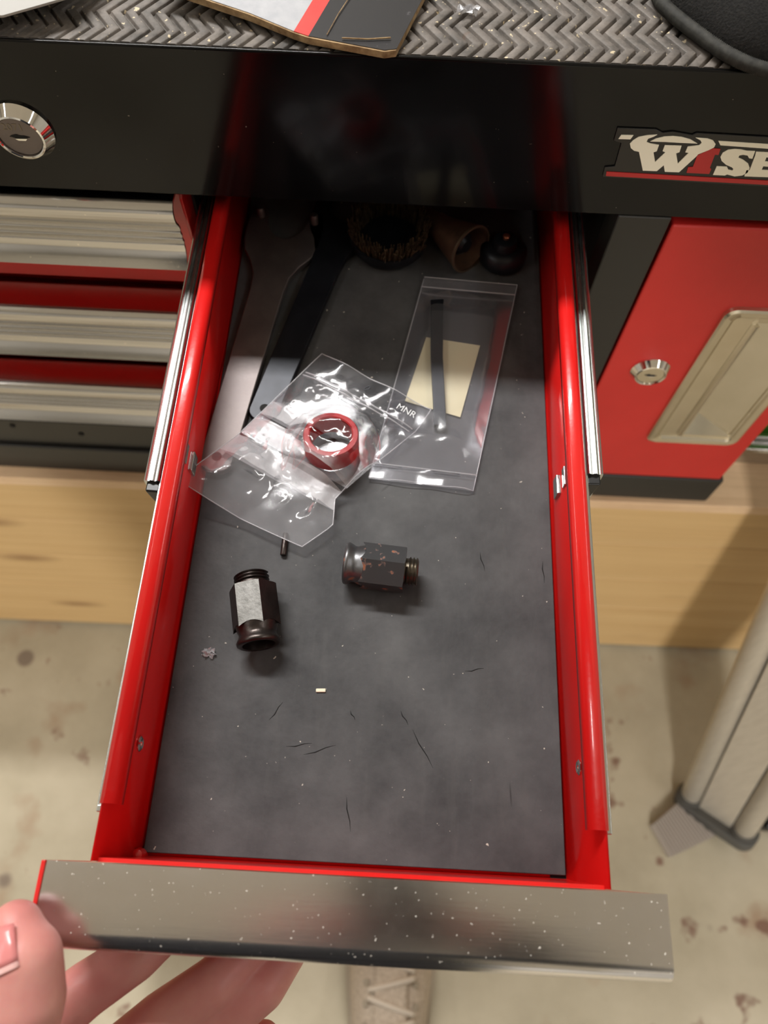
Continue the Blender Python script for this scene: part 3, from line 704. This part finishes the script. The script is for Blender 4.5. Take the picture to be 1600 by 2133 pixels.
# clear zip bag draped over the spanners
def zipbag():
    TL, TR, BL, BR = Vector((-36.5, -63.5)), Vector((28.5, -99.0)), Vector((-104, -156)), Vector((-37, -186))
    side = [(0, 28.5, -99.0), (0.16, 20.5, -113), (0.45, -5, -139), (0.66, -21.5, -157), (0.84, -21.5, -173), (1.0, -36.5, -186)]
    def right(t_):
        for (a, x0, y0), (b, x1, y1) in zip(side, side[1:]):
            if t_ <= b: k = (t_ - a) / (b - a); return Vector((x0 + (x1 - x0) * k, y0 + (y1 - y0) * k))
        return BR
    def surf(s, t_, layer):
        l = TL.lerp(BL, t_); r = right(t_); p_ = l.lerp(r, s)
        bow = 4 * s * (1 - s)
        p_ = p_ + Vector((-0.62, -0.78)) * (3.0 * bow * max(0, t_ - .75) * 4 * 0.3)
        e = min(1, min(s, 1 - s) * 7) * min(1, t_ * 9) * min(1, (1 - t_) * 7)
        z = 6.2 + 10 * max(0, t_ - .62) * max(0, .5 - s) * 6.0 * (t_ > .62)
        d = (p_ - Vector((-25.5, -127.5))).length
        if layer:
            z += e * 2.6 + 14.2 * max(0, min(1, (27 - d) / 11.5)) * 1.0
            q = Vector((p_.x * .055, p_.y * .055, 1.7))
            wr = 1 - abs(noise.noise(q * 1.25)) * 2.6
            wr2 = 1 - abs(noise.noise(Vector((p_.x * .10 + p_.y * .03, p_.y * .045, 9.1)))) * 2.4
            k = 0.35 + 0.65 * min(1, max(0, (t_ - .15) * 2))
            z += e * k * (1.5 * max(0, wr) + 1.1 * max(0, wr2)) + e * 0.4 * noise.noise(q * 5)
            z += 1.6 * max(0, (t_ - .6)) * e * abs(math.sin(s * 9 + 3 * t_))
        else: z -= 0.4
        z += 1.2 * noise.noise(Vector((p_.x * .05, p_.y * .05, 4))) * (0.5 if layer == 0 else 1) * max(0.15, e)
        if t_ < .14: z += 2.0 * (1 - t_ / .14) * math.sin(s * 7.0) ** 2
        return (p_.x, p_.y, z)
    n = 72; V = []; F = []; UV = []
    for layer in (1, 0):
        for j in range(n + 1):
            for i in range(n + 1): V.append(surf(i / n, j / n, layer)); UV.append((i / n, j / n))
    N = (n + 1) ** 2
    for layer in (0, 1):
        for j in range(n):
            for i in range(n):
                a = layer * N + j * (n + 1) + i; F.append((a, a + 1, a + n + 2, a + n + 1))
    r_ = empty('zip_bag', (-38, -125, 0), 'crumpled clear zip bag with white writing panel, holding a red ring', 'bag')
    o = ob('film', (V, F), 'zip_film', r_, smooth=True, angle=180)
    me = o.data; ul = me.uv_layers.new(name='UVMap')
    for lp in me.loops: ul.data[lp.index].uv = UV[lp.vertex_index]
    def up(s, t_, dz=0.4):
        p_ = Vector(surf(s, t_, 1)); return (p_.x, p_.y, p_.z + dz)
    rim = [up(0, i / 30, .1) for i in range(31)] + [up(i / 24, 1, .1) for i in range(1, 25)] + [up(1, 1 - i / 30, .1) for i in range(1, 31)] + [up(1 - i / 24, 0, .1) for i in range(1, 25)]
    ob('edge_seam', tube(rim, 0.3, 6), 'seam_film', r_, smooth=True, angle=180)
    for t_ in (0.165, 0.185):
        ob('zip_ridge', tube([up(i / 40, t_ - 0.02 * (1 - i / 40), 0.35) for i in range(1, 40)], 0.42, 6), 'seam_film', r_, smooth=True, angle=180)
    ob('punch_hole', tube([tuple(Vector(up(.5, .075, .4)) + Vector((1.6 * math.cos(a), 1.1 * math.sin(a) + .9 * math.cos(a), 0))) for a in [i * math.pi / 8 for i in range(17)]], 0.28, 6), 'black_steel', r_)
    for s_, word, sz in ((.86, 'MNR', 5.6),):
        p_ = Vector(up(s_, .095, 1.0)); ang = math.atan2(TR.y - TL.y, TR.x - TL.x)
        text('embossed_print', word, sz, 'film_print', r_, Matrix.Translation(p_) @ Matrix.Rotation(ang, 4, 'Z') @ Matrix.Rotation(0.05, 4, 'Y'), 0.05)
zipbag()

# flat clear pouch with a label and a black blade
def pouch():
    C = [Vector(c) for c in ((22, 0.3), (80, -2.6), (53, -146.4), (-4.4, -141.8))]
    def at(s, t_): return C[0].lerp(C[3], t_).lerp(C[1].lerp(C[2], t_), s)
    n, m = 20, 44; V = []; F = []
    for layer in (1, 0):
        for j in range(m + 1):
            for i in range(n + 1):
                s, t_ = i / n, j / m; p_ = at(s, t_)
                e = min(1, min(s, 1 - s) * 6) * min(1, max(0, t_ - .06) * 9) * min(1, max(0, .935 - t_) * 9)
                wr = 1 - abs(noise.noise(Vector((p_.x * .07, p_.y * .05, 3)))) * 2.5
                z = 1.6 + (e * 4.6 if layer else -1.1 * e)
                if layer:
                    z += e * max(0, t_ - .55) * 7 * max(0, wr) + .35 * noise.noise(Vector((p_.x * .06, p_.y * .06, 8)))
                    z += 1.6 * (t_ < .065) * (1 - t_ / .065) + 2.6 * (t_ > .935) * (.6 + .4 * math.sin(s * 11))
                V.append((p_.x, p_.y, z))
    N = (n + 1) * (m + 1)
    for layer in (0, 1):
        for j in range(m):
            for i in range(n):
                a = layer * N + j * (n + 1) + i; F.append((a, a + 1, a + n + 2, a + n + 1))
    r_ = empty('clear_pouch', (38, -72, 0), 'flat clear plastic pouch with a cream label, right of the zip bag', 'pouch')
    ob('film', (V, F), 'poly_film', r_, smooth=True, angle=40)
    for t_ in (.062, .937):
        ob('seal_seam', tube([tuple(at(i / 12, t_)) + (4.4 if t_ < .5 else 3.4,) for i in range(13)], 0.35, 6), 'seam_film', r_, smooth=True, angle=180)
    rim = [tuple(at(i / 12, 0)) + (3.2,) for i in range(13)] + [tuple(at(1, i / 20)) + (1.9 + 1.3 * (i == 0),) for i in range(1, 21)] + [tuple(at(1 - i / 12, 1)) + (3.4 + .8 * math.sin(i),) for i in range(1, 13)] + [tuple(at(0, 1 - i / 20)) + (1.9,) for i in range(1, 21)]
    ob('edge_seam', tube(rim, 0.28, 6), 'seam_film', r_, smooth=True, angle=180)
    f2 = lambda a, b, d: (a, b, d)
    ob('paper_label', prism([(24.6, -44.5), (57, -48.7), (45.6, -99.5), (13.5, -90.5)], f2, 1.2, 1.45), 'paper', r_)
    (ob('black_blade', prism([(26.2, -19), (34.4, -18), (34.6, -60), (37.6, -108), (30.6, -108), (27.4, -60)], f2, 2.2, 5.4), 'black_steel', r_, bevel=0.5))
pouch()

# crimped wire cup brush at the back
def brush():
    cx, cy = -1.5, 28
    r_ = empty('wire_cup_brush', (cx, cy, 0), 'rusty crimped wire cup brush in the dark back of the drawer', 'brush')
    m = Matrix.Translation((cx, cy, 0.2))
    ob('cup', lathe([(9, 0), (22, 1), (24.5, 5), (24.5, 11), (23.4, 11), (23.2, 6), (10, 4)], m, 48), 'black_steel', r_, smooth=True, angle=40)
    rnd = random.Random(4); V, F = [], []
    for i in range(620):
        a = rnd.uniform(0, 2 * math.pi); r0 = rnd.uniform(18.5, 23); r1 = r0 + rnd.uniform(-.6, 4.6); h = rnd.uniform(15, 22)
        P = [Vector((cx + (r0 + (r1 - r0) * k + rnd.uniform(-.5, .5)) * math.cos(a + .02 * k), cy + (r0 + (r1 - r0) * k) * math.sin(a + .02 * k), 6 + (h - 6) * k)) for k in (0, .33, .66, 1)]
        v, f = tube(P, 0.34, 4); kk = len(V); V += v; F += [tuple(q + kk for q in g) for g in f]
    tag(ob('bristles', (V, F), 'wire', r_), kind='stuff')
brush()
def cone():
    a, b = Vector((21, 44, 9)), Vector((50, 13, 15)); d = (b - a).normalized(); L = (b - a).length
    m = Matrix.Translation(a) @ d.to_track_quat('Z', 'Y').to_matrix().to_4x4()
    r_ = empty('cone_cup', (38, 26, 0), 'brown flared metal cup lying beside the wire brush', 'cup')
    ob('cone_shell', lathe([(5.5, 0), (6.6, 0), (7.2, 8), (9.4, 20), (12.6, 32), (15.2, L - 1), (14.2, L - 1), (11.4, 32), (8.2, 20), (5.5, 8)], m, 44, cap=False), 'cone', r_, smooth=True, angle=60)
    ob('cone_rim', lathe([(14.0, L - 1.2), (15.4, L - 1.4), (15.5, L), (14.2, L)], m, 44, cap=False), 'cone_rim', r_, smooth=True, angle=40)
    ob('hub', lathe([(6, 4), (7.4, 22), (7.4, L - 8), (4, L - 4)], m, 28), 'black_steel', r_, smooth=True, angle=40)
    ob('slot_plate', xf(box(-1.4, 1.4, 7.6, 9.4, 9, 21), m @ Matrix.Rotation(math.radians(8), 4, 'X') @ Matrix.Rotation(math.radians(-32), 4, 'Z')), 'cone_rim', r_, bevel=0.5)
cone()
def knob():
    r_ = empty('black_hub_nut', (71, 20, 0), 'round black hub nut with copper tip at the back right of the drawer', 'nut')
    m = Matrix.Translation((71, 20, 0.2))
    ob('hub_body', lathe([(12, 0), (14.5, 2), (14.5, 9), (12, 12), (8, 13), (7, 18), (5, 19)], m, 40), 'black_steel', r_, smooth=True, angle=40)
    ob('copper_tip', lathe([(2.2, 18.6), (2.2, 20.4), (1.2, 21.2)], m, 16), 'copper', r_, smooth=True, angle=40)
knob()

# ------------------------------------------------------------------ hand pulling the drawer
def capsule(a, b, ra, rb, seg=20, cap=6):
    a, b = Vector(a), Vector(b); d = b - a; L = d.length; m = Matrix.Translation(a) @ d.to_track_quat('Z', 'Y').to_matrix().to_4x4()
    prof = [(ra * math.sin(math.pi / 2 * i / cap) + 0.02, -ra * math.cos(math.pi / 2 * i / cap)) for i in range(cap + 1)]
    prof += [(rb * math.cos(math.pi / 2 * i / cap) + 0.02, L + rb * math.sin(math.pi / 2 * i / cap)) for i in range(cap + 1)]
    return lathe(prof, m, seg)
def fused(name, parts, mat, voxel, smooth_it, parent=None):
    V, F = join(*parts)
    o = ob(name, (V, F), mat)
    md = o.modifiers.new('r', 'REMESH'); md.mode = 'VOXEL'; md.voxel_size = voxel * S; md.use_smooth_shade = True
    sm = o.modifiers.new('s', 'SMOOTH'); sm.factor = 0.5; sm.iterations = smooth_it
    dg = bpy.context.evaluated_depsgraph_get(); me = bpy.data.meshes.new_from_object(o.evaluated_get(dg))
    o.modifiers.clear(); old = o.data; o.data = me; me.name = name; bpy.data.meshes.remove(old)
    if not me.materials: me.materials.append(M[mat])
    for pl in me.polygons: pl.use_smooth = True
    if parent: o.location = o.location - wpos(parent); o.parent = parent
    return o
def chain(pts, rad):
    return [capsule(pts[i], pts[i + 1], rad[i], rad[i + 1]) for i in range(len(pts) - 1)]
M['black_fabric_hair'] = M['fabric']
def hand():
    r_ = empty('person', (-150, -430, -20), 'hand of a person in dark clothes gripping the left end of the drawer front', 'person')
    P = []
    P += chain([(-117, -361.5, 66.5), (-111.5, -371, 67), (-110.5, -384, 62), (-118, -408, 46), (-150, -446, 18)], [9.4, 13.0, 14.2, 15, 20])   # thumb
    P += chain([(-72, -358, 2), (-88, -374, 8), (-106, -387, 10), (-136, -414, 12)], [8.6, 10.2, 11.0, 12.5])            # index
    P += chain([(-38, -364, -4), (-55, -382.5, 2), (-76, -397.5, 0), (-118, -434, -4)], [9.0, 10.4, 11.0, 12])         # middle
    P += chain([(-26, -369, -10), (-36, -384, -6), (-55, -399.5, -9), (-114, -444, -16)], [8.8, 10.4, 11.4, 13])      # ring
    P += chain([(-36, -407, -30), (-54, -417, -28), (-74, -428, -27), (-108, -456, -28)], [7.6, 8.8, 9.6, 12])        # little finger
    P += [capsule((-136, -414, 12), (-168, -478, 2), 13, 20), capsule((-118, -434, -4), (-170, -482, -4), 12, 20), capsule((-114, -444, -16), (-168, -486, -12), 14, 20),
          capsule((-108, -456, -28), (-164, -490, -20), 13, 19), capsule((-150, -446, 16), (-172, -482, 4), 18, 20)]
    P += chain([(-168, -482, -6), (-205, -532, 20), (-232, -570, 100)], [22, 25, 31])
    h = fused('body', P, 'skin', 1.25, 5, r_)
    # thumb nail: curved plate on the upper left of the thumb tip
    c0 = Vector((-113.5, -367.5, 66.8)); ax = Vector((-0.36, 0.86, -0.02)).normalized(); nrm = Vector((-0.42, -0.12, 0.9)).normalized(); sd = ax.cross(nrm).normalized()
    nrm = sd.cross(ax).normalized()
    def nail(u0, u1, lift, nm, mt):
        V, F = [], []; n = 8
        for j in range(7):
            u = u0 + (u1 - u0) * j / 6
            R_ = 12.4 - max(0, u) * 0.3 + lift
            for i in range(n + 1):
                a = math.radians(-42 + 84 * i / n); edge = 1 - 0.10 * (abs(i - n / 2) / (n / 2)) ** 3
                V.append(c0 + ax * (u - 1.6 * (1 - math.cos(a * 1.1)) * (1 if u > 4 else -1)) + (nrm * math.cos(a) + sd * math.sin(a)) * R_)
        for j in range(6):
            for i in range(n): F.append((j * (n + 1) + i, j * (n + 1) + i + 1, (j + 1) * (n + 1) + i + 1, (j + 1) * (n + 1) + i))
        ob(nm, (V, F), mt, r_, smooth=True, angle=180, solid=0.5)
    nail(-5.0, 8.0, 0.75, 'thumb_nail', 'nail')
    nail(-6.8, -5.0, 0.75, 'nail_lunula', 'nail_tip')
    # the rest of the person stands behind the camera in dark work clothes
    J = [capsule((-130, -690, 150), (-130, -640, 480), 95, 100), capsule((10, -690, 150), (10, -640, 480), 95, 100), capsule((-60, -690, 150), (-60, -640, 480), 110, 112),
         capsule((-190, -610, 590), (70, -610, 590), 66, 66), capsule((-60, -620, 520), (-60, -580, 680), 95, 58)]
    J += chain([(-215, -612, 588), (-285, -650, 300), (-217, -549, 52)], [62, 50, 38])
    J += chain([(95, -612, 588), (215, -610, 330), (118, -452, 400)], [62, 50, 38])
    fused('jumper', J, 'sleeve', 7, 4, r_)
    T = [capsule((-120, -695, 90), (0, -695, 90), 112, 112), capsule((-60, -695, 160), (-60, -695, 60), 112, 112)]
    T += chain([(10, -690, 60), (34, -625, -320), (37, -612, -690)], [92, 66, 56])
    T += chain([(-135, -690, 60), (-180, -680, -320), (-190, -770, -690)], [92, 66, 56])
    fused('trousers', T, 'sleeve', 7, 4, r_)
    H = [capsule((-60, -590, 660), (-58, -545, 770), 56, 60), capsule((-57, -530, 800), (-57, -545, 850), 74, 78), capsule((-57, -500, 745), (-57, -505, 790), 44, 58),
         capsule((-57, -448, 792), (-57, -458, 818), 11, 7), capsule((-134, -545, 800), (-132, -545, 828), 9, 12), capsule((20, -545, 800), (18, -545, 828), 9, 12)]
    fused('head', H, 'skin', 4, 4, r_)
    fused('hair', [capsule((-57, -548, 842), (-57, -565, 868), 80, 76), capsule((-57, -590, 800), (-57, -585, 850), 62, 70)], 'black_fabric_hair', 5, 3, r_)
    for sg in (-1, 1):
        ob('eye', lathe([(0.1, -8), (6, -6), (8, 0), (6, 6), (0.1, 8)], Matrix.Translation((-57 + sg * 28, -463, 818)) @ FRONT, 16), 'white_paper', r_, smooth=True, angle=180)
    ob('mouth', tube([(-57 + x, -457 + abs(x) * .2, 752) for x in range(-20, 21, 5)], 4, 8), 'nail', r_, smooth=True, angle=180)
    # right hand closed around the phone
    G = [capsule((112, -444, 402), (84, -418, 402), 24, 24)]
    for k, (dx, dy) in enumerate(((-22, 10), (-12, -2), (-2, -14), (8, -26))):
        G += chain([(84 + dx * .4, -418 + dy, 398), (66 + dx * .3, -398 + dy * 1.3, 390 + k), (54 + dx * .1, -402 + dy * 1.4, 402 + k)], [10.5, 9, 8])
    G += chain([(100, -420, 414), (70, -405, 424), (50, -392, 424)], [13, 11, 9])
    fused('right_hand', G, 'skin', 1.6, 3, r_)
hand()

def phone():
    mw = cam.matrix_world.copy(); mw.translation = mw.translation / S
    r_ = empty('smartphone', tuple(mw @ Vector((0, -45, 7))), 'black smartphone held above the open drawer', 'phone')
    ob('phone_body', xf(prism(rrect(-22, 50, -118, 29, 10), ALONG_Z, 4, 12), mw), 'black_plastic', r_, bevel=1.5)
phone()
# ------------------------------------------------------------------ shoe on the floor
def shoe(cx, oy, label):
    r_ = empty('shoe', (cx, -480 + oy, FLOOR), label, 'shoe', 'beige sneakers on the floor')
    # outline (half widths) along the foot, toe towards the bench
    st = [(-350, 34, 36), (-365, 46, 40), (-395, 53, 46), (-430, 55, 56), (-465, 53, 70), (-500, 48, 84), (-535, 45, 94), (-570, 43, 98), (-600, 41, 96), (-625, 34, 90), (-638, 22, 80)]
    st = [(y + oy, w, h) for y, w, h in st]
    seg = 22; V = []; F = []
    for (y, w, h) in st:
        for i in range(seg + 1):
            a = math.pi * i / seg; k = abs(math.cos(a)) ** 0.8 * (1 if math.cos(a) > 0 else -1)
            V.append((cx + w * k, y, FLOOR + 22 + h * math.sin(a) ** 0.85 * (0.72 if y - oy > -420 else 0.86)))
    n = seg + 1
    for j in range(len(st) - 1):
        for i in range(seg): F.append((j * n + i, j * n + i + 1, (j + 1) * n + i + 1, (j + 1) * n + i))
    F.append(tuple(range(n))); F.append(tuple((len(st) - 1) * n + i for i in range(n))[::-1])
    ob('upper', (V, F), 'shoe', r_, smooth=True, angle=75, subsurf=1)
    out = [(cx + w + 5, y) for y, w, h in st] + [(cx - w - 5, y) for y, w, h in st[::-1]]
    out = [(cx - 14, -338 + oy), (cx + 14, -338 + oy)] + out[:0] + out
    ob('sole', prism(out, ALONG_Z, FLOOR, FLOOR + 24), 'shoe_sole', r_, bevel=4)
    def top(x, y):
        for (y0, w0, h0), (y1, w1, h1) in zip(st, st[1:]):
            if y1 <= y <= y0:
                k = (y0 - y) / (y0 - y1); w = w0 + (w1 - w0) * k; h = h0 + (h1 - h0) * k; q = min(.999, abs(x) / w)
                a = math.acos(min(1, q ** 1.25)); return FLOOR + 22 + h * math.sin(a) ** 0.85 * (0.72 if y - oy > -420 else 0.86)
        return FLOOR + 60
    ob('tongue', sheet([(x, 0) for x in range(-20, 21, 5)], lambda a, b, d: (cx + a, d, top(a, d) + 3.0), -395 + oy, -560 + oy, 10), 'shoe', r_, smooth=True, angle=180, solid=3)
    for k in range(6):
        y = -420 - k * 22 + oy
        ob('lace', tube([(cx + x, y - 7 * (1 if x > 0 else -1) * (k % 2 * 2 - 1) * abs(x) / 26, top(x, y) + 5.5) for x in range(-28, 29, 4)], 3.6, 8), 'lace', r_, smooth=True, angle=180)
        for sg in (-1, 1):
            ob('eyelet', lathe([(4.2, 0), (4.2, 1.6), (2.2, 1.8)], Matrix.Translation((cx + sg * 30, y, top(30, y) + 1.2)) @ Matrix.Rotation(sg * .6, 4, 'Y'), 14), 'shoe_sole', r_)
    ob('collar', tube([(cx + 30 * math.cos(a), -585 + oy + 34 * math.sin(a), FLOOR + 104 - 4 * math.sin(a)) for a in [i * math.pi / 14 for i in range(29)]], 6, 10), 'shoe', r_, smooth=True, angle=180)
shoe(37, 0, 'beige knit lace-up sneaker on the floor just below the drawer front')
shoe(-190, -160, 'beige knit lace-up sneaker set further back, below the hand')

# ------------------------------------------------------------------ step ladder leg beside the bench
def ladder():
    up = Vector((-0.163, 0.258, 0.952)).normalized()
    w = Vector((0.78, -0.62, 0)); w = (w - up * w.dot(up)).normalized(); nrm = up.cross(w)
    if nrm.z < 0 and nrm.y > 0: nrm = -nrm
    base = Vector((482, -246, FLOOR + 26))
    m = Matrix((( w.x, nrm.x, up.x, base.x), (w.y, nrm.y, up.y, base.y), (w.z, nrm.z, up.z, base.z), (0, 0, 0, 1)))
    r_ = empty('step_ladder', (base.x, base.y, FLOOR), 'aluminium step ladder leg with grey rubber foot on the floor', 'ladder')
    L = 800
    for sg in (-1, 1):
        ob('rounded_rail', lathe([(13, 8), (14, 9.5), (14, L)], m @ Matrix.Translation((sg * 38, 0, 0)), 28), 'anodised', r_, smooth=True, angle=40)
    ob('web', xf(box(-23, 23, -8, 8, 10, L), m), 'anodised', r_, bevel=1.5)
    ob('joint_strip', xf(box(-26, 26, -4, 4, 10, L), m), 'boot_rubber', r_)
    ob('boot', xf(prism(rrect(-58, 58, -20, 20, 18, 6), ALONG_Z, -14, 12), m), 'boot_rubber', r_, bevel=3)
    for sg in (-1, 1):
        ob('boot_collar', xf(lathe([(17, -4), (17.5, 20), (15, 21)], Matrix.Translation((sg * 38, 0, 0)), 24), m), 'boot_rubber', r_, smooth=True, angle=40)
    a, b, c, d = Vector((438, -214)), Vector((484, -262)), Vector((418, -302)), Vector((396, -262))
    a, b = Vector((446, -222)), Vector((482, -272))
    V = []; F = []; n = 30
    for i in range(n + 1):
        k = i / n; p0, p1 = d.lerp(a, k), c.lerp(b, k); z = FLOOR + 13 + (3.2 if i % 2 else 0) + 4 * k
        V += [(p0.x, p0.y, FLOOR + .2), (p0.x, p0.y, z), (p1.x, p1.y, z), (p1.x, p1.y, FLOOR + .2)]
    for i in range(n):
        q = i * 4
        F += [(q, q + 1, q + 5, q + 4), (q + 1, q + 2, q + 6, q + 5), (q + 2, q + 3, q + 7, q + 6), (q + 3, q, q + 4, q + 7)]
    F += [(0, 3, 2, 1), (4 * n, 4 * n + 1, 4 * n + 2, 4 * n + 3)]
    ob('foot_pad', (V, F), 'pad_rubber', r_)
    ob('rear_foot', box(546, 640, -262, -204, FLOOR, FLOOR + 34), 'black_plastic', r_, bevel=8)
    ob('rear_leg', xf(box(-30, 30, -12, 12, 20, L), Matrix((( w.x, nrm.x, 0.12, 596), (w.y, nrm.y, 0.18, -232), (w.z, nrm.z, 0.976, FLOOR), (0, 0, 0, 1)))), 'anodised', r_, bevel=3)
ladder()

# ------------------------------------------------------------------ things on the bench right of the cabinet
lev = [(44, BT), (66, BT), (66, BT + 22), (60, BT + 24), (58, BT + 17), (53, BT + 17), (51, BT + 24), (46, BT + 24), (44, BT + 20)]
tag(ob('metal_rail', prism([(a, b + 0.2) for a, b in lev], ALONG_X, 330, 700), 'alu', bevel=0.8), 'bright grooved metal rail lying on the plywood right of the cabinet', 'rail')
def case():
    r_ = empty('green_case', (480, 120, BT), 'green plastic case behind the metal rail at the right edge', 'case')
    ob('case_body', box(352, 620, 74, 200, BT + .2, BT + 60), 'green_plastic', r_, bevel=5)
    ob('case_lid', box(348, 624, 70, 204, BT + 60, BT + 78), 'green_plastic', r_, bevel=5)
    ob('latch', box(440, 470, 67, 72, BT + 46, BT + 70), 'black_plastic', r_, bevel=1.5)
case()
